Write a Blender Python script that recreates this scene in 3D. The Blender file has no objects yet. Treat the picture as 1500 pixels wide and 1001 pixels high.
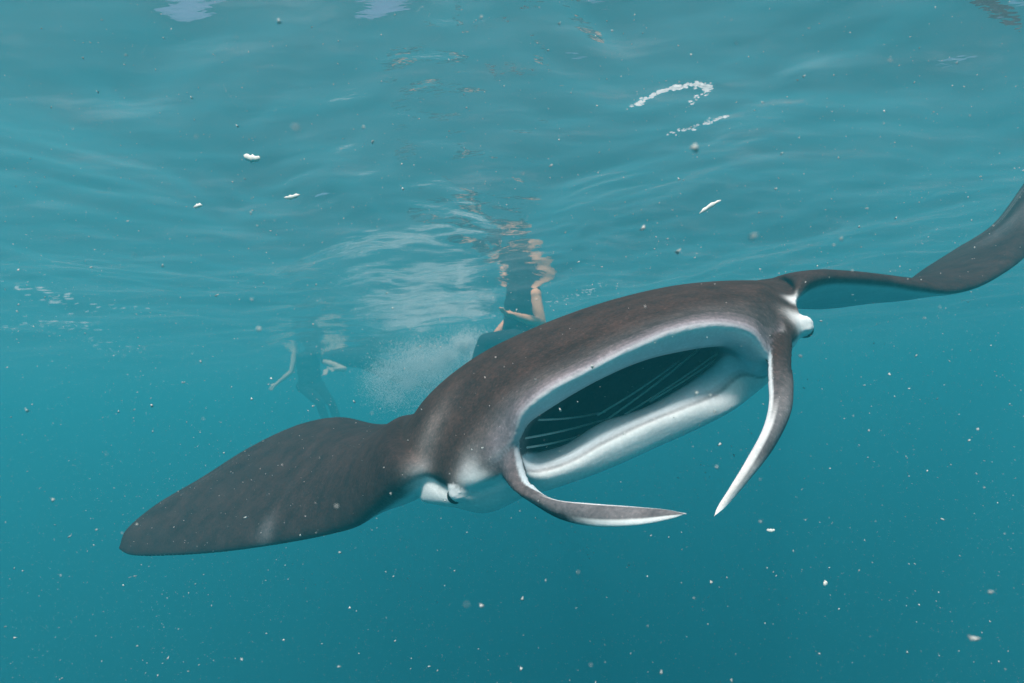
import bpy, bmesh, math, random
import numpy as np
from mathutils import Vector, Matrix
from mathutils.bvhtree import BVHTree

random.seed(7)
RNG = np.random.default_rng(11)
sc = bpy.context.scene
COL = sc.collection

# ------------------------------------------------------------------ camera
CAM_POS = np.array([0.0, 0.0, -1.2])          # 1.2 m under the surface (z = 0)
PITCH, ROLL = math.radians(7.2), math.radians(3.0)
FPX = 800.0                                    # focal length in photo pixels (1500 wide)
fw = np.array([0, math.cos(PITCH), math.sin(PITCH)])
r0 = np.array([1.0, 0, 0]); u0 = np.cross(r0, fw)
rt = math.cos(ROLL) * r0 - math.sin(ROLL) * u0
up = np.cross(rt, fw)
cam = bpy.data.cameras.new('camera'); camo = bpy.data.objects.new('camera', cam); COL.objects.link(camo)
cam.sensor_width = 36.0; cam.lens = 36.0 * FPX / 1500.0
cam.clip_start = 0.02; cam.clip_end = 600
camo.matrix_world = Matrix(((rt[0], up[0], -fw[0], CAM_POS[0]), (rt[1], up[1], -fw[1], CAM_POS[1]),
                            (rt[2], up[2], -fw[2], CAM_POS[2]), (0, 0, 0, 1)))
cam.dof.use_dof = True; cam.dof.focus_distance = 1.15; cam.dof.aperture_fstop = 6.4
sc.camera = camo

# ------------------------------------------------------------------ sky and sun
SUN_EL = math.radians(55)
to_sun = np.array([-0.15, -0.55, 0.0]); to_sun = to_sun / np.linalg.norm(to_sun) * math.cos(SUN_EL)
to_sun[2] = math.sin(SUN_EL)
w = bpy.data.worlds.new('World'); sc.world = w; w.use_nodes = True
nt = w.node_tree; bg = nt.nodes['Background']
sky = nt.nodes.new('ShaderNodeTexSky'); sky.sky_type = 'NISHITA'; sky.sun_disc = False
sky.dust_density = 5.0; sky.ozone_density = 0.2; sky.sun_elevation = SUN_EL; sky.sun_rotation = math.atan2(to_sun[0], to_sun[1])
nt.links.new(sky.outputs[0], bg.inputs[0]); bg.inputs[1].default_value = 0.12
sun = bpy.data.lights.new('sun', 'SUN'); sun.energy = 4.2; sun.angle = math.radians(7); sun.color = (1.0, 0.95, 0.88)
suno = bpy.data.objects.new('sun', sun); COL.objects.link(suno)
suno.rotation_euler = Vector(to_sun).to_track_quat('Z', 'Y').to_euler(); suno.location = (2, -4, 12)
sc.view_settings.view_transform = 'Standard'; sc.view_settings.look = 'None'
sc.view_settings.gamma = 1.0; sc.view_settings.exposure = 0.55
cy = sc.cycles
cy.use_denoising = True; cy.denoiser = 'OPENIMAGEDENOISE'
cy.max_bounces = 7; cy.diffuse_bounces = 3; cy.glossy_bounces = 3; cy.transmission_bounces = 4
cy.volume_bounces = 3; cy.transparent_max_bounces = 10
cy.caustics_reflective = False; cy.caustics_refractive = False
cy.sample_clamp_indirect = 4.0

# ------------------------------------------------------------------ helpers
def cam2w(p):
    p = np.asarray(p, float)
    return CAM_POS + p[..., 0:1] * rt - p[..., 1:2] * up + p[..., 2:3] * fw
def ray(x, y): return np.array([(x - 750) / FPX, (y - 500.5) / FPX, 1.0])
def pix(x, y, d): return cam2w(ray(x, y) * d)           # d: distance along the view axis, metres

def mat(name):
    m = bpy.data.materials.new(name); m.use_nodes = True
    return m, m.node_tree, m.node_tree.nodes['Principled BSDF']
def noise(nt, scale, detail=4, rough=0.55):
    tc = nt.nodes.new('ShaderNodeTexCoord'); n = nt.nodes.new('ShaderNodeTexNoise')
    n.inputs['Scale'].default_value = scale; n.inputs['Detail'].default_value = detail
    n.inputs['Roughness'].default_value = rough
    nt.links.new(tc.outputs['Object'], n.inputs['Vector']); return n
def ramp(nt, fac, stops):
    r = nt.nodes.new('ShaderNodeValToRGB'); e = r.color_ramp.elements
    while len(e) < len(stops): e.new(0.5)
    for q, (p, c) in zip(e, stops): q.position = p; q.color = (*c, 1)
    nt.links.new(fac, r.inputs[0]); return r
def simple_mat(name, a, b, scale, rough=0.6, bump=0.0):
    m, t, p = mat(name); n = noise(t, scale)
    r = ramp(t, n.outputs['Fac'], [(0.3, a), (0.7, b)])
    t.links.new(r.outputs[0], p.inputs['Base Color']); p.inputs['Roughness'].default_value = rough
    p.inputs['IOR'].default_value = 1.2
    if bump:
        bn = t.nodes.new('ShaderNodeBump'); bn.inputs['Strength'].default_value = bump; bn.inputs['Distance'].default_value = 0.01
        t.links.new(n.outputs['Fac'], bn.inputs['Height']); t.links.new(bn.outputs[0], p.inputs['Normal'])
    return m
def mesh_obj(name, V, Fc, m, parent=None, smooth=True):
    me = bpy.data.meshes.new(name); me.from_pydata([tuple(map(float, v)) for v in V], [], [tuple(map(int, f)) for f in Fc]); me.update()
    if smooth: me.polygons.foreach_set('use_smooth', [True] * len(me.polygons))
    if m: me.materials.append(m)
    o = bpy.data.objects.new(name, me); COL.objects.link(o)
    if parent: o.parent = parent
    return o
def tag(o, label=None, cat=None, group=None, kind=None):
    if label: o['label'] = label
    if cat: o['category'] = cat
    if group: o['group'] = group
    if kind: o['kind'] = kind
    return o
def thing(name, loc, label, cat, group=None):
    o = bpy.data.objects.new(name, None); COL.objects.link(o); o.location = tuple(map(float, loc)); o.empty_display_size = 0.1
    return tag(o, label, cat, group)
def keep_parent(o, parent):
    o.parent = parent; o.matrix_parent_inverse = Matrix.Translation(-parent.location)
def grid_faces(n, m, closed_m=True):
    i = np.arange(n - 1)[:, None]; j = np.arange(m if closed_m else m - 1)[None, :]
    a = i * m + j; b = i * m + (j + 1) % m
    return np.stack([a, b, b + m, a + m], -1).reshape(-1, 4)
def crom(P, n, closed):
    """centripetal Catmull-Rom through P (k,...,3) with n points per span"""
    P = np.asarray(P, float); k = len(P)
    if closed: Q = np.concatenate([P[-1:], P, P[:2]])
    else: Q = np.concatenate([2 * P[:1] - P[1:2], P, 2 * P[-1:] - P[-2:-1]])
    out = []
    for s in range(k if closed else k - 1):
        p0, p1, p2, p3 = Q[s], Q[s + 1], Q[s + 2], Q[s + 3]
        d = lambda a, b: np.maximum(np.sqrt(np.linalg.norm(b - a, axis=-1, keepdims=True)), 1e-4)
        t1 = d(p0, p1); t2 = t1 + d(p1, p2); t3 = t2 + d(p2, p3)
        for q in range(n):
            t = t1 + (t2 - t1) * q / n
            A1 = (t1 - t) / t1 * p0 + t / t1 * p1
            A2 = (t2 - t) / (t2 - t1) * p1 + (t - t1) / (t2 - t1) * p2
            A3 = (t3 - t) / (t3 - t2) * p2 + (t - t2) / (t3 - t2) * p3
            B1 = (t2 - t) / t2 * A1 + t / t2 * A2
            B2 = (t3 - t) / (t3 - t1) * A2 + (t - t1) / (t3 - t1) * A3
            out.append((t2 - t) / (t2 - t1) * B1 + (t - t1) / (t2 - t1) * B2)
    if not closed: out.append(P[-1])
    return np.array(out)
def remesh(V, Fc, voxel, smooth_iter, factor=0.5):
    """one continuous skin over overlapping closed shells"""
    me = bpy.data.meshes.new('tmp'); me.from_pydata([tuple(v) for v in V], [], Fc); me.update()
    o = bpy.data.objects.new('tmp', me); COL.objects.link(o)
    r = o.modifiers.new('r', 'REMESH'); r.mode = 'VOXEL'; r.voxel_size = voxel; r.adaptivity = 0.0
    s = o.modifiers.new('s', 'SMOOTH'); s.factor = factor; s.iterations = smooth_iter
    dg = bpy.context.evaluated_depsgraph_get()
    out = bpy.data.meshes.new_from_object(o.evaluated_get(dg))
    bpy.data.objects.remove(o); bpy.data.meshes.remove(me)
    out.polygons.foreach_set('use_smooth', [True] * len(out.polygons))
    return out
class Shells:
    def __init__(s, k=1.0): s.k = k; s.V = []; s.F = []; s.n = 0
    def add(s, V, Fc):
        s.V.append(np.asarray(V, float)); s.F += [tuple(int(i) + s.n for i in f) for f in Fc]; s.n += len(V)
    def ball(s, c, r, q=12):
        r = np.broadcast_to(np.asarray(r, float), (3,)); V = []
        for i in range(1, q):
            th = math.pi * i / q
            for j in range(2 * q):
                ph = math.pi * j / q; V.append((math.sin(th) * math.cos(ph), math.sin(th) * math.sin(ph), math.cos(th)))
        m = 2 * q; Fc = [tuple(f[::-1]) for f in grid_faces(q - 1, m)]
        Fc.append(tuple(range(m))); Fc.append(tuple(range((q - 2) * m, (q - 1) * m))[::-1])
        Fc = [tuple(f[::-1]) for f in Fc]
        s.add(np.asarray(c) + np.array(V) * r, Fc)
    def bone(s, a, b, ra, rb):
        a = np.asarray(a, float); b = np.asarray(b, float); ra *= s.k; rb *= s.k
        d = b - a; L = np.linalg.norm(d) + 1e-9; d = d / L
        e = np.cross(d, (0, 0, 1) if abs(d[2]) < .9 else (1, 0, 0)); e /= np.linalg.norm(e); g = np.cross(d, e)
        m = 14; rows = []
        for t, k in [(-.95, .31), (-.6, .8), (0, 1)]: rows.append((a + d * t * ra, ra * k))
        for t, k in [(0, 1), (.6, .8), (.95, .31)]: rows.append((b + d * t * rb, rb * k))
        V = [c + r * (math.cos(2 * math.pi * j / m) * e + math.sin(2 * math.pi * j / m) * g) for c, r in rows for j in range(m)]
        Fc = [tuple(f) for f in grid_faces(len(rows), m)] + [tuple(range(m))[::-1], tuple(range((len(rows) - 1) * m, len(rows) * m))]
        s.add(V, Fc)
    def mesh(s, voxel, it): return remesh(np.concatenate(s.V), s.F, voxel, it)
def obj_from(name, me, m, parent=None):
    me.name = name; me.materials.clear(); me.materials.append(m)
    o = bpy.data.objects.new(name, me); COL.objects.link(o)
    if parent: keep_parent(o, parent)
    return o
def tube(P, R, m=8):
    P = np.asarray(P, float); k = len(P); V = []
    for i in range(k):
        d = P[min(i + 1, k - 1)] - P[max(i - 1, 0)]; d = d / (np.linalg.norm(d) + 1e-9)
        e = np.cross(d, (0, 0, 1) if abs(d[2]) < .9 else (1, 0, 0)); e /= np.linalg.norm(e); g = np.cross(d, e)
        for j in range(m):
            a = 2 * math.pi * j / m; V.append(P[i] + R[i] * (math.cos(a) * e + math.sin(a) * g))
    Fc = [tuple(f) for f in grid_faces(k, m)] + [tuple(range(m))[::-1], tuple(range((k - 1) * m, k * m))]
    return np.array(V), Fc

# ------------------------------------------------------------------ water surface, seabed, body of water
def wave_height(X, Y, D):
    rg = np.random.default_rng(5)
    wx = X + 0.35 * np.sin(0.9 * Y + 0.4 * X + 1.0) + 0.10 * np.sin(2.6 * Y - 1.9 * X)
    wy = Y + 0.35 * np.sin(0.8 * X - 0.5 * Y + 2.0) + 0.10 * np.sin(2.9 * X + 1.3 * Y)
    H = np.zeros_like(X)
    for lam in np.geomspace(3.6, 0.11, 30):
        th = math.radians(68 + 48 * rg.standard_normal()); ph = rg.uniform(0, 6.28); k = 2 * math.pi / lam
        slope = 0.048 if lam > 0.4 else 0.054
        A = slope / k * np.clip((lam / (D + 1e-6) - 3) / 4, 0, 1)
        s = np.sin(k * (math.cos(th) * wx + math.sin(th) * wy) + ph)
        g = 0.6 + 0.5 * np.sin(0.37 * k * (math.sin(th) * wx - math.cos(th) * wy) + 2 * ph)
        H += A * g * (s + 0.25 * np.cos(2 * (k * (math.cos(th) * wx + math.sin(th) * wy) + ph)))
    return H
NX, NY = 620, 640
tx = np.linspace(-1, 1, NX); ty = np.linspace(-1, 1, NY)
gx = 70 * np.sinh(4.6 * tx) / math.sinh(4.6); gy = 3.0 + 75 * np.sinh(4.5 * ty) / math.sinh(4.5)
X, Y = np.meshgrid(gx, gy, indexing='ij')
D = np.maximum(np.gradient(gx)[:, None] + 0 * Y, np.gradient(gy)[None, :] + 0 * X)
Z = wave_height(X, Y, D)
V = np.stack([X, Y, Z], -1).reshape(-1, 3); Fc = grid_faces(NX, NY, False)[:, ::-1]
mw = bpy.data.materials.new('sea_surface'); mw.use_nodes = True; t = mw.node_tree; t.nodes.remove(t.nodes['Principled BSDF'])
out = t.nodes['Material Output']
fr = t.nodes.new('ShaderNodeFresnel'); fr.inputs['IOR'].default_value = 1.31
gl = t.nodes.new('ShaderNodeBsdfGlossy'); gl.inputs['Roughness'].default_value = 0.03; gl.inputs['Color'].default_value = (.97, .97, .97, 1)
tr = t.nodes.new('ShaderNodeBsdfTransparent'); mx = t.nodes.new('ShaderNodeMixShader')
n1 = noise(t, 5.0, 4, .5); bp = t.nodes.new('ShaderNodeBump'); bp.inputs['Strength'].default_value = 0.5; bp.inputs['Distance'].default_value = 0.02
mp = t.nodes.new('ShaderNodeMapping'); mp.inputs['Rotation'].default_value = (0, 0, .35); mp.inputs['Scale'].default_value = (.6, 1.5, 1)
tc = t.nodes.new('ShaderNodeTexCoord'); t.links.new(tc.outputs['Object'], mp.inputs[0]); t.links.new(mp.outputs[0], n1.inputs['Vector'])
t.links.new(n1.outputs['Fac'], bp.inputs['Height'])
t.links.new(bp.outputs[0], fr.inputs['Normal']); t.links.new(bp.outputs[0], gl.inputs['Normal'])
t.links.new(fr.outputs[0], mx.inputs[0]); t.links.new(tr.outputs[0], mx.inputs[1]); t.links.new(gl.outputs[0], mx.inputs[2])
tl_ = t.nodes.new('ShaderNodeBsdfTranslucent'); tl_.inputs['Color'].default_value = (.92, .88, .90, 1)
ms = t.nodes.new('ShaderNodeMixShader')                       # translucent streaky veil mixed in to imitate sky light through fine ripples
n2 = noise(t, 2.6, 8, .68); mp2 = t.nodes.new('ShaderNodeMapping'); mp2.inputs['Rotation'].default_value = (0, 0, .25); mp2.inputs['Scale'].default_value = (.55, 1.9, 1)
t.links.new(tc.outputs['Object'], mp2.inputs[0]); t.links.new(mp2.outputs[0], n2.inputs['Vector'])
r2 = ramp(t, n2.outputs['Fac'], [(.38, (.024, .024, .024)), (.56, (.036, .036, .036)), (.72, (.085, .085, .085))])
t.links.new(r2.outputs[0], ms.inputs[0]); t.links.new(mx.outputs[0], ms.inputs[1]); t.links.new(tl_.outputs[0], ms.inputs[2])
t.links.new(bp.outputs[0], tl_.inputs['Normal'])
t.links.new(ms.outputs[0], out.inputs['Surface'])
me = bpy.data.meshes.new('water_surface')
me.vertices.add(len(V)); me.vertices.foreach_set('co', V.ravel())
me.loops.add(Fc.size); me.loops.foreach_set('vertex_index', Fc.ravel().astype(np.int32))
me.polygons.add(len(Fc)); me.polygons.foreach_set('loop_start', np.arange(0, Fc.size, 4, dtype=np.int32))
me.update(); me.validate()
me.polygons.foreach_set('use_smooth', [True] * len(me.polygons)); me.materials.append(mw)
ws = bpy.data.objects.new('water_surface', me); COL.objects.link(ws); ws['kind'] = 'structure'
if me.polygons[0].normal.z < 0: me.flip_normals()

msb = simple_mat('sand', (.32, .28, .2), (.42, .38, .28), 0.6, .9, .3)
gx2 = np.linspace(-70, 70, 60); X2, Y2 = np.meshgrid(gx2, gx2 + 3, indexing='ij')
Z2 = -18 + .5 * np.sin(.21 * X2 + .3 * Y2) + .3 * np.sin(.5 * X2 - .35 * Y2)
f2 = grid_faces(60, 60, False)
sb = mesh_obj('seabed', np.stack([X2, Y2, Z2], -1).reshape(-1, 3), f2, msb); sb['kind'] = 'structure'
if sb.data.polygons[0].normal.z < 0: sb.data.flip_normals()

mh = bpy.data.materials.new('sea_water'); mh.use_nodes = True; t = mh.node_tree; t.nodes.remove(t.nodes['Principled BSDF'])
pv = t.nodes.new('ShaderNodeVolumePrincipled')
pv.inputs['Color'].default_value = (.058, .484, .580, 1); pv.inputs['Density'].default_value = 0.165
pv.inputs['Anisotropy'].default_value = 0.2
t.links.new(pv.outputs[0], t.nodes['Material Output'].inputs['Volume'])
HX, HY0, HY1, HZ0, HZ1 = 69, -70, 76, -20, 0.62
hv = [(x, y, z) for z in (HZ0, HZ1) for y in (HY0, HY1) for x in (-HX, HX)]
hz = mesh_obj('haze', hv, [(0, 2, 3, 1), (4, 5, 7, 6), (0, 1, 5, 4), (2, 6, 7, 3), (0, 4, 6, 2), (1, 3, 7, 5)], mh, smooth=False)
hz['kind'] = 'stuff'

# ------------------------------------------------------------------ manta ray
# body frame: L = towards the animal's left (picture right), Fd = forward, Ud = dorsal; metres, origin between the eyes
Fv = np.array([.14, .10, -.985]); Fv /= np.linalg.norm(Fv)
e0 = ray(675, 722) * 1.02; e1 = ray(1187, 483) * 1.10; O = (e0 + e1) / 2
Lv = e1 - e0; Lv -= (Lv @ Fv) * Fv; Lv /= np.linalg.norm(Lv); Uv = np.cross(Lv, Fv)
if Uv[1] > 0: Uv = -Uv
def PF(x, y, f):                      # the point at forward coordinate f seen in direction (x, y)
    r = ray(x, y); return r * ((f + O @ Fv) / (r @ Fv))
def LC(s, f, u): return O + s * Lv + f * Fv + u * Uv
def loc(p): q = p - O; return q @ Lv, q @ Fv, q @ Uv
def foil(x): return 5 * (.2969 * math.sqrt(x) - .126 * x - .3516 * x * x + .2843 * x ** 3 - .1015 * x ** 4)
def wing_station(LE, TE, t, tilt=None, camber=0.0):
    c = TE - LE; n = Uv - (Uv @ c) / (c @ c) * c; n /= np.linalg.norm(n)
    if tilt is not None: n = n + tilt * Lv; n -= (n @ c) / (c @ c) * c; n /= np.linalg.norm(n)
    P = []
    for x, sgn in [(1, 0), (.7, 1), (.35, 1), (.10, 1), (.035, 1), (.01, 1), (.001, .6), (.001, -.6), (.01, -1), (.035, -1), (.10, -1), (.35, -1), (.7, -1)]:
        h = t * foil(x) / .5 * .5 + (.002 if sgn else 0)
        P.append(LE + x * c + n * (sgn * h + camber * 4 * x * (1 - x)))
    return P
ST = []; SC = []
DK = (.056, .031, .026); DKW = (.047, .027, .025); BR = (.085, .070, .070); MV = (.20, .17, .19)
WH = (.78, .80, .82); LB = (.60, .68, .74); CV = (.030, .019, .017); WB = (.70, .74, .76)
WING = [(0, DKW), (7.6, DKW), (8.4, (.12, .12, .12)), (9.2, WB), (12.3, WB), (12.75, DKW), (13, DKW)]
SIDE = [(0, DK), (3, DK), (6.2, DK), (7.3, BR), (8.0, WB), (12.3, WB), (12.75, DK), (13, DK)]
MOUTH = [(0, DK), (2.9, DK), (3.45, BR), (3.8, MV), (3.97, (.50, .46, .52)), (4.1, WH), (4.6, LB), (4.98, LB), (5.1, CV), (7.8, CV), (8.0, LB), (8.6, LB),
         (8.68, LB), (8.77, (.27, .27, .29)), (8.84, (.24, .24, .26)), (8.92, WH), (12.3, WB), (12.75, DK), (13, DK)]
def station(P, C): ST.append(np.array(P)); SC.append(C)
TIPC = WING
# left wing (animal's right), tip to root
station(wing_station(PF(174, 805, -.955), PF(176, 800, -.965), .004), WING)
for le, te, th in [((190, 813, -.91), (182, 779, -.985), .018), ((256, 813, -.80), (224, 742, -1.05), .035), ((330, 807, -.68), (294, 700, -1.08), .05),
                   ((410, 795, -.55), (368, 654, -1.10), .07), ((480, 780, -.42), (442, 621, -1.10), .09), ((520, 765, -.30), (500, 612, -1.10), .11)]:
    station(wing_station(PF(*le), PF(*te), th, camber=.012 if th > .03 else 0), WING)
station(wing_station(PF(546, 738, -.20), PF(560, 624, -1.10), .14, camber=.01), WING)
station(wing_station(PF(578, 704, -.13), LC(-.52, -1.12, -.10), .19), WING)
def head(s, B1, H, nose, V1, col, tail_u=-.08):
    """station without a mouth opening; nose = list of six (x, y, f) from above to below"""
    b1 = PF(*B1); v1 = PF(*V1); ub = loc(b1)[2]; uv = loc(v1)[2]
    P = [LC(s, -1.16 + .25 * abs(s), tail_u), LC(s * .98, -.65, ub * .55), b1, PF(*H)] + [PF(*q) for q in nose]
    ch = PF(*V1[:2], V1[2] + .03) * .35 + P[-1] * .65
    P += [ch, v1, LC(s * .98, -.62, min(uv, -.09) * 1.05 - .02)]
    station(P, col)
head(-.455, (592, 634, -.26), (604, 665, -.16), [(612, 682, -.11), (616, 688, -.10), (620, 692, -.095), (623, 696, -.095), (625, 701, -.10), (626, 707, -.105)], (618, 735, -.13), SIDE)
head(-.40, (599, 622, -.27), (634, 664, -.10), [(655, 692, -.04), (662, 701, -.025), (667, 708, -.02), (670, 714, -.02), (672, 720, -.025), (673, 726, -.03)], (665, 744, -.06), SIDE)
head(-.34, (616, 596, -.27), (668, 640, -.06), [(706, 676, .02), (716, 685, .03), (722, 690, .035), (725, 696, .035), (726, 702, .03), (726, 709, .02)], (712, 752, -.045), SIDE)
def mouth(s, B1, H, UL, UI, cav, FL, LL, V1, col=MOUTH):
    b1 = PF(*B1); v1 = PF(*V1); ub = loc(b1)[2]; uv = loc(v1)[2]
    P = [LC(s, -1.16 + .25 * abs(s), -.08), LC(s * .98, -.65, ub * .55), b1, PF(*H), PF(*UL), PF(*UI), PF(*cav[0]), PF(*cav[1]), PF(*FL), PF(*LL)]
    P += [P[9] * .5 + v1 * .5 + Fv * .008, v1, LC(s * .98, -.62, min(uv, -.09) * 1.05 - .02)]
    station(P, col)
#        s      crest             forehead          upper lip         palate edge        cavity back                            floor edge        lower lip        chin
mouth(-.285, (640, 570, -.27), (703, 610, -.04), (753, 640, .07), (760, 646, .065), ((762, 650, .05), (763, 664, .05)), (761, 670, .055), (766, 694, .06), (772, 727, .01))
mouth(-.24, (668, 546, -.27), (730, 585, -.02), (764, 606, .085), (772, 621, .06), ((790, 630, -.08), (795, 652, -.08)), (790, 664, .00), (792, 694, .065), (802, 719, .04))
mouth(-.17, (712, 516, -.27), (768, 553, -.01), (800, 574, .095), (811, 593, .06), ((830, 600, -.16), (835, 640, -.16)), (828, 653, .01), (832, 682, .07), (842, 706, .05))
mouth(-.08, (780, 483, -.27), (835, 518, .00), (868, 538, .10), (876, 556, .06), ((890, 560, -.2), (890, 620, -.2)), (880, 621, .015), (890, 651, .07), (902, 683, .055))
mouth(.00, (850, 455, -.27), (899, 487, .00), (930, 507, .10), (940, 528, .06), ((945, 535, -.2), (945, 600, -.2)), (936, 602, .015), (948, 623, .07), (957, 658, .055))
mouth(.08, (920, 433, -.27), (966, 461, .00), (995, 482, .10), (1000, 513, .05), ((1000, 520, -.2), (1000, 565, -.2)), (1000, 569, .01), (1007, 600, .065), (1020, 630, .05))
mouth(.17, (990, 418, -.27), (1034, 443, -.01), (1058, 475, .095), (1046, 507, .03), ((1040, 512, -.15), (1035, 540, -.15)), (1042, 540, -.01), (1054, 581, .045), (1072, 603, .035))
mouth(.24, (1050, 412, -.27), (1088, 440, -.02), (1103, 489, .085), (1072, 509, .0), ((1062, 512, -.06), (1060, 516, -.06)), (1068, 522, -.01), (1090, 554, .02), (1100, 582, .0),
      [c for c in MOUTH if not 5 < c[0] < 7.9] )
mouth(.285, (1090, 411, -.27), (1118, 440, -.04), (1127, 520, .07), (1121, 530, .045), ((1118, 536, .03), (1118, 541, .025)), (1119, 546, .02), (1120, 554, .015), (1118, 566, -.005),
      [c for c in MOUTH if not 5 < c[0] < 7.9])
head(.34, (1118, 411, -.27), (1140, 436, -.10), [(1150, 470, -.01), (1153, 486, .01), (1154, 495, .015), (1154, 504, .015), (1152, 514, .01), (1148, 525, .0)], (1130, 548, -.05), SIDE)
head(.40, (1140, 410, -.27), (1155, 432, -.13), [(1166, 456, -.06), (1170, 464, -.04), (1173, 472, -.035), (1174, 480, -.035), (1173, 488, -.04), (1170, 495, -.05)], (1158, 505, -.10), SIDE)
head(.455, (1152, 406, -.27), (1160, 418, -.18), [(1165, 426, -.12), (1166, 431, -.11), (1167, 436, -.105), (1167, 441, -.105), (1166, 446, -.11), (1164, 452, -.12)], (1160, 470, -.17), SIDE, -.14)
# right wing (animal's left), root to tip beyond the frame
station(wing_station(PF(1184, 412, -.13), LC(.56, -1.02, -.16), .085), WING)
for le, te, th in [((1205, 405, -.14), (1150, 452, -.88), .07), ((1250, 405, -.16), (1200, 452, -.86), .065), ((1300, 410, -.20), (1250, 446, -.85), .06), ((1350, 419, -.24), (1305, 431, -.84), .06),
                   ((1392, 425, -.28), (1350, 397, -.82), .05), ((1430, 418, -.31), (1398, 366, -.80), .045), ((1470, 398, -.36), (1454, 329, -.78), .04), ((1500, 377, -.42), (1500, 268, -.76), .035),
                   ((1540, 335, -.52), (1535, 215, -.76), .028), ((1562, 280, -.62), (1556, 190, -.77), .016)]:
    station(wing_station(PF(*le), PF(*te), th), WING)
station(wing_station(PF(1566, 205, -.745), PF(1564, 200, -.75), .004), WING)

NU, NS = 7, 12
loops = np.array([crom(p, NU, True) for p in ST])            # stations x (13*NU) x 3
surf = crom(loops, NS, False)
kpos = np.arange(13 * NU) / NU
def stops(C):
    xs = [c[0] for c in C]; return np.stack([np.interp(kpos, xs, [c[1][q] for c in C]) for q in range(3)], -1)
cst = np.array([stops(C) for C in SC])
fi = np.arange(len(surf)) / NS; i0 = np.minimum(fi.astype(int), len(ST) - 2); ff = (fi - i0)[:, None, None]
csurf = cst[i0] * (1 - ff) + cst[i0 + 1] * ff
SH = Shells(); CC = []
def add_loft(G, C):
    n, m = G.shape[:2]; Fc = [tuple(f) for f in grid_faces(n, m)] + [tuple(range(m))[::-1], tuple(range((n - 1) * m, n * m))]
    V = cam2w(G.reshape(-1, 3))
    # outward normals
    c = V.reshape(n, m, 3).mean(1); k = n // 2; a, b, d = (V.reshape(n, m, 3)[k][0], V.reshape(n, m, 3)[k][1], V.reshape(n, m, 3)[k + 1][0])
    SH.add(V, Fc); CC.append(C.reshape(-1, 3))
add_loft(surf, csurf)
# cephalic fins: blades between an edge A and an edge B
BLADES = []
def fin(rows, colfun, n_around=32, n_span=12):
    Gs = []; Cs = []
    for k, (A, B, th) in enumerate(rows):
        a = PF(*A); b = PF(*B); c = (a + b) / 2; ax = (a - b) / 2
        nxt = PF(*rows[min(k + 1, len(rows) - 1)][0]) - PF(*rows[max(k - 1, 0)][0])
        n = np.cross(ax, nxt); n /= np.linalg.norm(n) + 1e-9
        if n @ c > 0: n = -n                                  # towards the viewer side
        row = []; cr = []
        for j in range(n_around):
            q = 2 * math.pi * j / n_around
            row.append(c + ax * math.cos(q) + n * th * (math.sin(q) + .5 * (1 - math.cos(q) ** 2) - .25)); cr.append(colfun(k / (len(rows) - 1), math.cos(q), math.sin(q)))
        Gs.append(row); Cs.append(cr)
    G = crom(np.array(Gs), n_span, False); C0 = np.array(Cs)
    f = np.arange(len(G)) / n_span; i = np.minimum(f.astype(int), len(C0) - 2); w_ = (f - i)[:, None, None]
    CF = C0[i] * (1 - w_) + C0[i + 1] * w_
    add_loft(G[:3 * n_span + 1], CF[:3 * n_span + 1]); BLADES.append((G[int(2.4 * n_span):], CF[int(2.4 * n_span):]))
def mix3(a, b, t): t = min(max(t, 0), 1); return tuple(x * (1 - t) + y * t for x, y in zip(a, b))
GY = (.17, .16, .17)
def col_left(v, c, s):
    base = mix3(DK, GY, (v - .15) / .3)
    if s < -.2 and v > .25: return WH
    if c > (.9 if v < .4 else .55): return mix3(LB, WH, (v - .38) / .1)
    if c < -.80: return mix3((.04, .04, .045), WH, (v - .50) / .15)
    return base
def col_right(v, c, s):
    base = mix3(DK, GY, (v - .2) / .25); base = mix3(base, WB, (v - .62) / .25)
    if c > (.95 if v < .4 else .8): return mix3(LB, (.75, .68, .66), v)
    if c < -.75: return mix3(base, WB, (v - .3) / .15)
    if s < -.2 and v > .3: return WB
    return base
fin([((756, 630, .062), (724, 672, .0), .010), ((759, 666, .066), (738, 696, .02), .014), ((769, 702, .09), (760, 721, .075), .016), ((793, 722, .13), (794, 747, .15), .014),
     ((818, 734, .16), (828, 761, .20), .012), ((860, 738, .20), (874, 769, .25), .010), ((924, 743, .25), (935, 767, .295), .007), ((978, 748, .30), (982, 759, .32), .004), ((1004, 752, .33), (1005, 753, .331), .001)], col_left)
fin([((1122, 500, .045), (1160, 478, -.035), .010), ((1128, 522, .07), (1158, 503, .0), .014), ((1129, 545, .09), (1155, 532, .035), .015), ((1131, 585, .14), (1159, 566, .08), .014),
     ((1122, 626, .20), (1158, 599, .12), .011), ((1097, 675, .26), (1138, 643, .17), .009), ((1069, 720, .31), (1098, 696, .25), .006), ((1053, 745, .33), (1063, 735, .31), .004), ((1046, 757, .342), (1047, 756, .341), .001)], col_right)
# eye mounds and tail
def mound(c, r, col):
    n0 = len(SH.V); SH.ball(cam2w(np.asarray(c)), r); CC.append(np.tile(np.array(col), (len(SH.V[-1]), 1)))
EYE_R = PF(1174, 478, -.045); EYE_L = PF(674, 718, -.035)
mound(EYE_R, .024, WH); mound(EYE_L, .025, WH)
tl = np.array([LC(.0 + .02 * math.sin(3 * q), -1.05 - 1.1 * q, -.08 - .05 * q) for q in np.linspace(0, 1, 20)])
tv, tf = tube(cam2w(tl), [.03 * (1 - q) + .006 for q in np.linspace(0, 1, 20)]); SH.add(tv, tf); CC.append(np.tile(np.array(DK), (len(tv), 1)))
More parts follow.
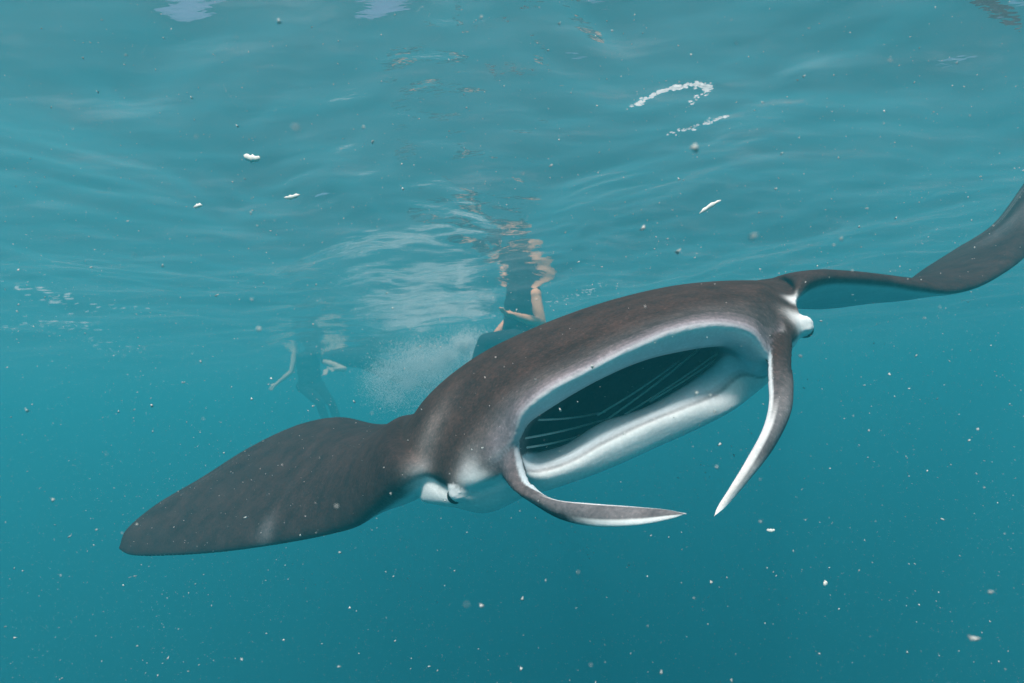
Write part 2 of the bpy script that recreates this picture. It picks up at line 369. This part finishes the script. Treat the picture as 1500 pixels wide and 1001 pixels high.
# small dorsal fin at the tail base
df = [LC(0, -1.0, -.03), LC(0, -1.13, -.02), LC(0, -1.12, .05), LC(0, -1.07, .06)]
dfv = cam2w(np.array([p + sgn * .012 * Lv for sgn in (-1, 1) for p in df]))
SH.add(dfv, [(0, 1, 2, 3), (7, 6, 5, 4), (0, 4, 5, 1), (1, 5, 6, 2), (2, 6, 7, 3), (3, 7, 4, 0)]); CC.append(np.tile(np.array(DK), (8, 1)))

VV = np.concatenate(SH.V); CV_ = np.concatenate(CC)
bm = bmesh.new(); bm_me = bpy.data.meshes.new('t'); bm_me.from_pydata([tuple(v) for v in VV], [], SH.F); bm.from_mesh(bm_me)
bmesh.ops.recalc_face_normals(bm, faces=bm.faces); bm.to_mesh(bm_me); bm.free()
FN = [tuple(p.vertices) for p in bm_me.polygons]; bpy.data.meshes.remove(bm_me)
body_me = remesh(VV, FN, .0038, 9)
nv = len(body_me.vertices); co = np.empty(nv * 3); body_me.vertices.foreach_get('co', co); co = co.reshape(-1, 3)
ed = np.empty(len(body_me.edges) * 2, np.int32); body_me.edges.foreach_get('vertices', ed); ed = ed.reshape(-1, 2)
wsm = np.zeros(nv)
for pc, rr in ((PF(745, 668, .05), .05), (PF(765, 705, .085), .03), (PF(1142, 505, .02), .05), (PF(1140, 540, .06), .03), (EYE_L, .045), (EYE_R, .045), (PF(1168, 425, -.1), .05)):
    wsm = np.maximum(wsm, np.exp(-(np.linalg.norm(co - cam2w(np.asarray(pc)), axis=1) / rr) ** 4))
sel = wsm > .02; es = ed[sel[ed[:, 0]] & sel[ed[:, 1]]]; deg = np.maximum(np.bincount(es.ravel(), minlength=nv), 1)
for _ in range(26):
    acc = np.stack([np.bincount(es[:, 0], co[es[:, 1], q], nv) + np.bincount(es[:, 1], co[es[:, 0], q], nv) for q in range(3)], -1) / deg[:, None]
    lam_ = (.6 * wsm * sel * (deg >= 4))[:, None]; co = co * (1 - lam_) + acc * lam_
body_me.vertices.foreach_set('co', co.ravel()); body_me.update()
from mathutils.kdtree import KDTree
kd = KDTree(len(VV))
for i, v in enumerate(VV): kd.insert(v, i)
kd.balance()
cols = np.empty((nv, 4)); cols[:, 3] = 1
for i in range(nv):
    h = kd.find_n(co[i], 3); ws_ = [1 / (q[2] + 1e-4) ** 2 for q in h]; s_ = sum(ws_)
    cols[i, :3] = sum(CV_[q[1]] * (a / s_) for q, a in zip(h, ws_))
def blotch(p, r, col, k=1.0, stretch=None, power=2.0):
    c = cam2w(np.asarray(p)); d = co - c
    if stretch is not None:
        ax, am = stretch; axw = ax[0] * rt - ax[1] * up + ax[2] * fw; axw = axw / np.linalg.norm(axw); d = d + np.outer(d @ axw, axw) * (1 / am - 1)
    q = np.linalg.norm(d, axis=1) / r; wgt = (k * np.exp(-q ** power))[:, None]
    cols[:, :3] = cols[:, :3] * (1 - wgt) + np.array(col) * wgt
blotch(PF(735, 655, .06), .045, (.30, .26, .29), .75, ((.35, -1, 0), 1.6))
blotch(PF(690, 700, .0), .030, (.62, .60, .62), .85, ((.2, -1, 0), 1.5))
blotch(PF(707, 708, .01), .030, WH, .8, ((1, -.1, 0), 1.6), 3)
blotch(PF(633, 645, -.14), .035, (.30, .25, .24), .6, ((.5, -1, .3), 2.2))
blotch(PF(655, 626, -.12), .014, (.015, .013, .013), .9)
blotch(PF(645, 700, -.06), .022, (.02, .018, .018), .8)
blotch(PF(614, 694, -.10), .022, WH, .35, ((-1, .4, 0), 1.5))
blotch(PF(1180, 475, -.03), .035, WH, .9, ((1, .5, 0), 1.3), 3)
blotch(PF(1166, 440, -.10), .022, WH, .9, ((0.1, 1, 0), 1.8), 3)
blotch(PF(395, 782, -.60), .035, (.22, .21, .22), .6, ((.2, -1, 0), 1.2))
blotch(PF(1480, 335, -.60), .06, (.16, .15, .16), .6, ((1, -.6, 0), 1.8))
blotch(PF(1110, 416, -.4), .05, (.16, .14, .14), .6, ((1, -.1, 0), 2))
# the free ends of the head fins keep their own fine surface; they continue the same skin
nl = len(body_me.loops); li = np.empty(nl, np.int32); body_me.loops.foreach_get('vertex_index', li)
ls = np.empty(len(body_me.polygons), np.int32); body_me.polygons.foreach_get('loop_start', ls)
for G, CF in BLADES:
    n_, m_ = G.shape[:2]; q = grid_faces(n_, m_); base_i = len(co)
    Vb = cam2w(G.reshape(-1, 3)); k = n_ // 2 * m_
    nrm = np.cross(Vb[k + 1] - Vb[k], Vb[k + m_] - Vb[k]); cen = Vb[k:k + m_].mean(0)
    if nrm @ (Vb[k] - cen) < 0: q = q[:, ::-1]
    co = np.concatenate([co, Vb]); cols = np.concatenate([cols, np.concatenate([CF.reshape(-1, 3), np.ones((n_ * m_, 1))], 1)])
    ls = np.concatenate([ls, len(li) + 4 * np.arange(len(q), dtype=np.int32)]); li = np.concatenate([li, (q + base_i).ravel().astype(np.int32)])
body_me = bpy.data.meshes.new('body'); body_me.vertices.add(len(co)); body_me.vertices.foreach_set('co', co.ravel())
body_me.loops.add(len(li)); body_me.loops.foreach_set('vertex_index', li); body_me.polygons.add(len(ls)); body_me.polygons.foreach_set('loop_start', ls.astype(np.int32))
body_me.update(); body_me.polygons.foreach_set('use_smooth', [True] * len(ls))
at = body_me.color_attributes.new('pigment', 'FLOAT_COLOR', 'POINT'); at.data.foreach_set('color', cols.ravel())

mm, t, p = mat('manta_skin')
va = t.nodes.new('ShaderNodeVertexColor'); va.layer_name = 'pigment'
na = noise(t, 16, 6, .65); nb = noise(t, 150, 3, .6)
ra = ramp(t, na.outputs['Fac'], [(.3, (.62, .62, .64)), (.7, (1.36, 1.32, 1.30))])
nb.inputs['Detail'].default_value = 5
rb = ramp(t, nb.outputs['Fac'], [(.30, (.66, .66, .66)), (.62, (1.12, 1.12, 1.12)), (.72, (1.7, 1.68, 1.66))])
nc = noise(t, 34, 5, .7); mpc = t.nodes.new('ShaderNodeMapping'); mpc.inputs['Rotation'].default_value = (.3, .2, .5); mpc.inputs['Scale'].default_value = (.22, 1.6, 1.2)
tcc = t.nodes.new('ShaderNodeTexCoord'); t.links.new(tcc.outputs['Object'], mpc.inputs[0]); t.links.new(mpc.outputs[0], nc.inputs['Vector'])
rc = ramp(t, nc.outputs['Fac'], [(.40, (.94, .94, .94)), (.60, (1.03, 1.03, 1.03)), (.70, (1.25, 1.24, 1.22))])
m3 = t.nodes.new('ShaderNodeMix'); m3.data_type = 'RGBA'; m3.blend_type = 'MULTIPLY'; m3.inputs[0].default_value = .7
m1 = t.nodes.new('ShaderNodeMix'); m1.data_type = 'RGBA'; m1.blend_type = 'MULTIPLY'; m1.inputs[0].default_value = 1
m2 = t.nodes.new('ShaderNodeMix'); m2.data_type = 'RGBA'; m2.blend_type = 'MULTIPLY'; m2.inputs[0].default_value = .8
t.links.new(va.outputs[0], m1.inputs[6]); t.links.new(ra.outputs[0], m1.inputs[7])
bw = t.nodes.new('ShaderNodeRGBToBW'); t.links.new(va.outputs[0], bw.inputs[0])
mr = t.nodes.new('ShaderNodeMapRange'); mr.inputs['From Min'].default_value = .08; mr.inputs['From Max'].default_value = .5; mr.inputs['To Min'].default_value = 1.0; mr.inputs['To Max'].default_value = .22
t.links.new(bw.outputs[0], mr.inputs['Value'])
for q in (m1, m2, m3): t.links.new(mr.outputs[0], q.inputs[0])
t.links.new(m1.outputs[2], m2.inputs[6]); t.links.new(rb.outputs[0], m2.inputs[7]); t.links.new(m2.outputs[2], m3.inputs[6]); t.links.new(rc.outputs[0], m3.inputs[7]); t.links.new(m3.outputs[2], p.inputs['Base Color'])
p.inputs['Roughness'].default_value = .8; p.inputs['IOR'].default_value = 1.06
bn = t.nodes.new('ShaderNodeBump'); bn.inputs['Strength'].default_value = .25; bn.inputs['Distance'].default_value = .004
t.links.new(nb.outputs['Fac'], bn.inputs['Height']); t.links.new(bn.outputs[0], p.inputs['Normal'])

manta = thing('manta_ray', cam2w(LC(0, -.3, -.1)), 'large dark-backed manta ray with white belly, gaping mouth and curled head fins', 'manta ray')
obj_from('body', body_me, mm, manta)
meye = simple_mat('eye_black', (.006, .006, .007), (.012, .012, .014), 40, .15)
for c, off in ((EYE_R, (.0105, .0085, .006)), (EYE_L, (-.0095, .011, .002))):
    b = Shells(); b.ball(cam2w(np.asarray(c) + np.array(off)), .0165, 12)
    e = mesh_obj('eye', b.V[0], b.F, meye); keep_parent(e, manta)
mgill = simple_mat('gill_tissue', (.55, .55, .54), (.7, .7, .69), 60, .6)
for (x0, y0, x1, y1, f0, f1) in [(888, 600, 968, 547, -.05, -.10), (903, 604, 997, 532, -.05, -.11), (931, 597, 1030, 531, -.04, -.08), (965, 580, 1050, 524, -.04, -.06),
                                 (764, 642, 862, 620, .04, -.07), (763, 656, 840, 640, .04, -.05), (800, 614, 866, 606, .0, -.10)]:
    a = PF(x0, y0, f0); b = PF(x1, y1, f1); a, b = a + (a - b) * .15, b + (b - a) * .35; q = np.linspace(0, 1, 9)[:, None]
    pts = a * (1 - q) + b * q + np.array([0, .004, 0]) * np.sin(q * math.pi)
    tv, tf = tube(cam2w(pts), [.0021] * 9, 6); keep_parent(mesh_obj('gill_bar', tv, tf, mgill), manta)

# ------------------------------------------------------------------ swimmers (joints given as picture direction + distance from size and waterline)
mskin = simple_mat('skin', (.66, .33, .19), (.76, .40, .25), 9, .5)
mskin2 = simple_mat('pale_skin', (.62, .50, .40), (.70, .58, .47), 9, .5)
mdark = simple_mat('dark_rash_guard', (.018, .022, .030), (.030, .036, .048), 12, .8)
mshort = simple_mat('dark_shorts', (.015, .020, .028), (.03, .035, .045), 12, .8)
mhair = simple_mat('hair', (.03, .02, .014), (.07, .045, .03), 40, .6)
mrub = simple_mat('black_rubber', (.012, .012, .014), (.02, .02, .022), 20, .5)
def hand(S, wrist, d, side, r=.5):
    d = d / np.linalg.norm(d); a = np.cross(d, side); a /= np.linalg.norm(a); s_ = np.cross(a, d)
    palm = wrist + d * .05
    S.bone(wrist, palm, .024, .030); S.bone(wrist + s_ * .015, palm + s_ * .02 + d * .03, .018, .018); S.bone(wrist - s_ * .015, palm - s_ * .02 + d * .03, .018, .018)
    for k, ln in zip((-1.5, -.5, .5, 1.5), (.058, .072, .076, .068)):
        b = palm + d * .035 + s_ * k * .020; m_ = b + d * ln * .55 + a * .012 + s_ * k * .004; e_ = m_ + d * ln * .4 + a * .022
        S.bone(b, m_, .0098, .0092); S.bone(m_, e_, .0092, .008)
    b = wrist + d * .025 + s_ * .03; m_ = b + d * .03 + s_ * .028; S.bone(b, m_, .012, .0105); S.bone(m_, m_ + d * .03 + s_ * .006, .0105, .009)
KS = 1.14
def swimmer(J, label, skin, shirt, group=None, side_r=None, sleeves=False):
    """J: joints in world metres"""
    S = Shells(KS); lat = J['shR'] - J['shL']; lat = lat / np.linalg.norm(lat)
    pel = (J['hipL'] + J['hipR']) / 2; sh = (J['shL'] + J['shR']) / 2; upb = (sh - pel) / np.linalg.norm(sh - pel)
    mid = pel * .5 + sh * .5; fr_ = np.cross(lat, upb)
    def torso(T, e):
        for k, wd, r in ((0.0, .095, .105), (.25, .075, .100), (.5, .07, .100), (.75, .09, .108), (.93, .115, .085)):
            c = pel + (sh - pel) * k; T.bone(c - lat * wd, c + lat * wd, r + e, r + e)
        for k in (.0, .25, .5, .75):
            c = pel + (sh - pel) * k
            for sg in (-1, 1): T.bone(c + sg * lat * .08, c + (sh - pel) * .25 + sg * lat * .09, .098 + e, .100 + e)
        if not e or sleeves: T.bone(sh - lat * .13, J['shL'], .075 + e, .062 + e); T.bone(sh + lat * .13, J['shR'], .075 + e, .062 + e)
    torso(S, 0)
    hd = J['head']; S.bone(sh + upb * .03, hd - upb * .08, .062, .056)
    S.ball(hd + upb * .02, (.078, .092, .105)); S.bone(hd - upb * .05 + J['look'] * .02, hd - upb * .08 + J['look'] * .045, .058, .042)
    S.bone(hd + J['look'] * .085, hd - upb * .03 + J['look'] * .108, .012, .016)
    for sg in (-1, 1): S.ball(hd + np.cross(J['look'], upb) * sg * .08 - upb * .01, .022, 8)
    S.bone(hd - upb * .062 + J['look'] * .078, hd - upb * .062 + J['look'] * .084, .022, .020)
    for sd in 'LR':
        S.bone(J['sh' + sd], J['el' + sd], .055, .042); S.bone(J['el' + sd], J['el' + sd] * .6 + J['wr' + sd] * .4, .042, .043); S.bone(J['el' + sd] * .6 + J['wr' + sd] * .4, J['wr' + sd], .043, .027)
        hand(S, J['wr' + sd], J['wr' + sd] - J['el' + sd], lat)
        S.bone(J['hip' + sd], J['kn' + sd], .092, .060); S.bone(J['kn' + sd], J['kn' + sd] * .65 + J['an' + sd] * .35, .060, .062); S.bone(J['kn' + sd] * .65 + J['an' + sd] * .35, J['an' + sd], .062, .037)
        ft = J['an' + sd] + J['toe' + sd] * .20
        S.bone(J['an' + sd], ft, .040, .028); S.bone(J['an' + sd], J['an' + sd] - J['toe' + sd] * .045, .040, .034)
    root = thing('person', pel, label, 'person', group)
    obj_from('body', S.mesh(.0085, 4), skin, root)
    T = Shells(KS); torso(T, .010)
    if sleeves:
        for sd in 'LR': T.bone(J['sh' + sd], J['sh' + sd] * .6 + J['el' + sd] * .4, .066, .058)
    obj_from('rash_guard', T.mesh(.011, 5), shirt, root)
    G = Shells(KS)
    for sd in 'LR': G.bone(J['hip' + sd], J['kn' + sd], .106, .070); G.bone(J['kn' + sd], J['kn' + sd] * .65 + J['an' + sd] * .35, .070, .071); G.bone(J['kn' + sd] * .65 + J['an' + sd] * .35, J['an' + sd], .071, .046)
    G.bone(J['hipL'], J['hipR'], .118, .118)
    obj_from('leggings', G.mesh(.011, 5), mshort, root)
    H = Shells(KS); H.ball(hd + upb * .035 - J['look'] * .018, (.088, .098, .105)); H.bone(hd - J['look'] * .06, hd - J['look'] * .07 - upb * .08, .07, .05)
    obj_from('hair', H.mesh(.010, 4), mhair, root)
    for sd in 'LR':                                            # swim fins
        a = J['an' + sd] + J['toe' + sd] * .10; b = a + J['toe' + sd] * .42; n = np.cross(J['toe' + sd], lat); n /= np.linalg.norm(n); s_ = np.cross(n, J['toe' + sd])
        v = [a + s_ * .05, a - s_ * .05, b - s_ * .10, b + s_ * .10]; v = [q + n * h for h in (.006, -.006) for q in v]
        keep_parent(mesh_obj('swim_fin', v, [(0, 1, 2, 3), (7, 6, 5, 4), (0, 4, 5, 1), (1, 5, 6, 2), (2, 6, 7, 3), (3, 7, 4, 0)], mrub, smooth=False), root)
    return root
u3 = lambda *a: np.array(a, float) / np.linalg.norm(a)
D1 = 5.4
J = dict(shR=pix(783, 432, D1 - .12), shL=pix(752, 430, D1 + .16), elR=pix(793, 474, D1 - .2), wrR=pix(752, 462, D1 - .38), elL=pix(746, 470, D1 + .36), wrL=pix(726, 489, D1 + .22),
         hipR=pix(768, 497, D1 - .08), hipL=pix(752, 497, D1 + .1), knR=pix(712, 500, D1 - .22), knL=pix(708, 508, D1 + .12), anR=pix(693, 552, D1 - .1), anL=pix(715, 562, D1 + .2),
         head=pix(762, 392, D1 + .02), look=u3(-.8, -.5, 0), toeR=u3(-.5, -.1, -.8), toeL=u3(-.5, -.1, -.8))
swimmer(J, 'swimmer with bare tan arm, dark top and bent knees treading water above the ray', mskin, mdark)
D2 = 10.3
J = dict(shR=pix(432, 522, D2 - .05), shL=pix(468, 520, D2), elR=pix(427, 545, D2 - .1), wrR=pix(405, 563, D2 - .22), elL=pix(490, 531, D2 - .1), wrL=pix(481, 541, D2 - .3),
         hipR=pix(444, 566, D2 + .12), hipL=pix(466, 566, D2 + .12), knR=pix(468, 590, D2 - .1), knL=pix(486, 592, D2), anR=pix(482, 628, D2 + .1), anL=pix(500, 630, D2 + .2),
         head=pix(450, 498, D2), look=u3(-.1, -1, -.1), toeR=u3(.2, -.3, -.9), toeL=u3(.3, -.2, -.9))
swimmer(J, 'snorkeller in dark suit facing the ray with pale left forearm stretched down', mskin2, mdark)
D3 = 10.1
J = dict(shR=pix(478, 530, D3 - .1), shL=pix(484, 516, D3 + .2), elR=pix(505, 541, D3 - .22), wrR=pix(490, 541, D3 - .38), elL=pix(500, 523, D3 + .3), wrL=pix(482, 528, D3 + .2),
         hipR=pix(529, 530, D3 - .08), hipL=pix(532, 522, D3 + .15), knR=pix(562, 548, D3 + .05), knL=pix(566, 534, D3 + .25), anR=pix(596, 560, D3 + .2), anL=pix(602, 540, D3 + .3),
         head=pix(462, 508, D3 + .05), look=u3(-.9, -.3, -.1), toeR=u3(.9, .1, -.2), toeL=u3(.9, .1, -.1))
swimmer(J, 'pale bare-armed swimmer lying flat at the surface, kicking up a bubble cloud', mskin2, mdark)

# ------------------------------------------------------------------ bubbles, plankton, flakes
def specks(name, C, R, m, elong=1.0, flat=1.0, kind=''):
    base = np.array([(1, 0, 0), (-1, 0, 0), (0, 1, 0), (0, -1, 0), (0, 0, 1), (0, 0, -1)], float)
    bf = np.array([(0, 2, 4), (2, 1, 4), (1, 3, 4), (3, 0, 4), (2, 0, 5), (1, 2, 5), (3, 1, 5), (0, 3, 5)])
    if kind == 'open_cap': bf = bf[4:]                               # open caps, light passes through
    if kind == 'tetra':
        base = np.array([(1, 1, 1), (1, -1, -1), (-1, 1, -1), (-1, -1, 1)], float) * .75; bf = np.array([(0, 1, 2), (0, 3, 1), (0, 2, 3), (1, 3, 2)])
    n = len(C); sc_ = RNG.uniform(.6, 1.0, (n, 1, 3)); sc_[:, :, 0] *= elong
    A = RNG.standard_normal((n, 3, 3)); Q = np.linalg.qr(A)[0]
    if kind == 'open_cap':
        th = RNG.uniform(-.35, .35, n); Q = np.zeros((n, 3, 3)); Q[:, 0, 0] = Q[:, 1, 1] = np.cos(th); Q[:, 0, 1] = -np.sin(th); Q[:, 1, 0] = np.sin(th); Q[:, 2, 2] = 1
    V = np.einsum('nij,nkj->nki', Q, base[None] * sc_) * R[:, None, None] * np.array([1, 1, flat]) + C[:, None, :]
    Fc = (bf[None] + len(base) * np.arange(n)[:, None, None]).reshape(-1, 3)
    return mesh_obj(name, V.reshape(-1, 3), Fc, m)
mpl = simple_mat('plankton', (.35, .37, .37), (.75, .75, .72), 60, .7)
n = 130000
C = np.stack([RNG.uniform(-4.2, 4.2, n), RNG.uniform(.16, 5.0, n), RNG.uniform(-3.6, -.15, n)], -1)
R = np.minimum(.00075 * np.exp(.5 * RNG.standard_normal(n)), .0024)
tag(specks('plankton', C, R, mpl, 1.9, kind='tetra'), 'tiny pale plankton specks drifting through the water', 'plankton', kind='stuff')
mbub = simple_mat('bubble_white', (.85, .88, .9), (.95, .96, .97), 30, .3)
n = 80000
NC = 22; tt = RNG.random(NC) ** 1.5
ctr = np.array([pix(572 + 110 * q + 14 * RNG.standard_normal(), 572 - 70 * q + 14 * RNG.standard_normal(), 8.8 - 2.0 * q + .35 * RNG.standard_normal()) for q in tt])
ci = RNG.integers(0, NC, n); C = ctr[ci] + RNG.standard_normal((n, 3)) * np.array([1.0, 1.3, .8]) * (.07 + .20 * (ci % 4) / 3)[:, None]
C[:, 2] = np.minimum(C[:, 2], -.10 - .25 * RNG.random(n))
tag(specks('bubbles', C, np.minimum(.0038 * np.exp(.4 * RNG.standard_normal(n)), .014), mbub, kind='tetra'), 'cloud of fine white bubbles behind the kicking swimmer', 'bubbles', kind='stuff')
mfl = simple_mat('pale_flake', (.80, .76, .70), (.9, .88, .85), 200, .7)
def flake(x, y, d, length, width, ang, label, group=None):
    o3 = pix(x, y, d); a = math.cos(ang) * rt + math.sin(ang) * up; b = -math.sin(ang) * rt + math.cos(ang) * up; n_ = 8; V = []
    for i in range(n_ + 1):
        q = -1 + 2 * i / n_; wv = width * math.sqrt(max(1 - q * q, .02)) * (1 + .3 * math.sin(2.3 * i + x)); bend = width * .15 * math.sin(2.1 * q + y)
        c = a * q * length + b * bend
        for k in range(6):
            th = k * math.pi / 3; V.append(c + b * wv * math.cos(th) * .5 + fw * wv * math.sin(th) * .3)
    Fc = [tuple(f) for f in grid_faces(n_ + 1, 6)] + [tuple(range(6))[::-1], tuple(range(n_ * 6, n_ * 6 + 6))]
    ob = mesh_obj('flake', V, Fc, mfl); ob.location = tuple(o3); tag(ob, label, 'debris', group)
flake(369, 231, .9, .014, .012, -.2, 'bright white curled flake, the largest one drifting below the surface')
flake(428, 288, 1.0, .015, .008, .15, 'narrow white flake drifting beside the largest white flake')
flake(290, 302, 1.0, .008, .008, .1, 'small pinkish-white flake left of the narrow white flake')
flake(1040, 303, 1.1, .026, .008, .55, 'long pale sliver drifting above the back of the ray')
flake(1129, 777, .9, .007, .006, .1, 'small cream flake drifting below the curled head fins')
flake(1209, 855, .9, .004, .008, .3, 'tiny pale flake drifting low in the dark water')

# sun glints built as strings of pale translucent flecks under the surface
mglint = bpy.data.materials.new('sun_glint'); mglint.use_nodes = True; t = mglint.node_tree; t.nodes.remove(t.nodes['Principled BSDF'])
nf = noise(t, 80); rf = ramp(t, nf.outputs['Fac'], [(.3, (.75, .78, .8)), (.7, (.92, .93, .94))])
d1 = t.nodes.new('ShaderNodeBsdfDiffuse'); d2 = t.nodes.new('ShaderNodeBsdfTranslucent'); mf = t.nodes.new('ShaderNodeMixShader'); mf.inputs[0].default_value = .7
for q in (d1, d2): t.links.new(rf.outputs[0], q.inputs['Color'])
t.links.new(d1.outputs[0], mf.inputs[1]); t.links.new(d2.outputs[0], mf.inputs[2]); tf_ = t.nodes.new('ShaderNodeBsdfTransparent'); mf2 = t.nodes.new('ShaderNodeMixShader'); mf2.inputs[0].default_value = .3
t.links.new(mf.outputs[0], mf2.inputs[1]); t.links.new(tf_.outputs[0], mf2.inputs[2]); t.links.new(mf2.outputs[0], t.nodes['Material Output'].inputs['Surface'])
def on_surface(x, y, z=-.03):
    r = ray(x, y); d = rt * r[0] - up * r[1] + fw; return CAM_POS + d * ((z - CAM_POS[2]) / d[2])
def sun_glint(path, n, rad, spread, label, el=1.6):
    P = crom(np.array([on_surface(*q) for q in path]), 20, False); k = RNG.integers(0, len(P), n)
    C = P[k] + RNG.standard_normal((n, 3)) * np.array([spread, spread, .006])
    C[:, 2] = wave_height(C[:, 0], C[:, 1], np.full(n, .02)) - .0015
    tag(specks('sun_glint', C, RNG.uniform(.4, 1, n) * rad, mglint, el, .3, 'open_cap'), label, 'sun_glint', kind='stuff')
sun_glint([(932, 168), (946, 157), (965, 148), (985, 142), (1005, 139), (1025, 136), (1043, 139)], 150, .0095, .008, 'bright curved sun glint on the water surface, built from pale flecks')
sun_glint([(1040, 140), (1030, 150), (1015, 166)], 26, .009, .012, 'short tail of the curved sun glint, built from pale flecks')
sun_glint([(985, 214), (1010, 208), (1040, 198), (1066, 188)], 45, .008, .014, 'thin scattered line of sun glints beside the curved one, built from pale flecks')
sun_glint([(0, 432), (60, 432), (110, 448), (180, 450)], 46, .022, .12, 'sparse sun glints built as bright flecks on the distant surface left of the snorkellers', 3.2)
sun_glint([(0, 470), (50, 476), (140, 505), (200, 530)], 70, .022, .22, 'loose trail of sun glints built as flecks, running towards the snorkellers', 3.2)
sun_glint([(690, 470), (720, 462), (840, 430), (885, 412)], 70, .014, .07, 'sun glints built as white flecks around the waist of the swimmer', 2.6)
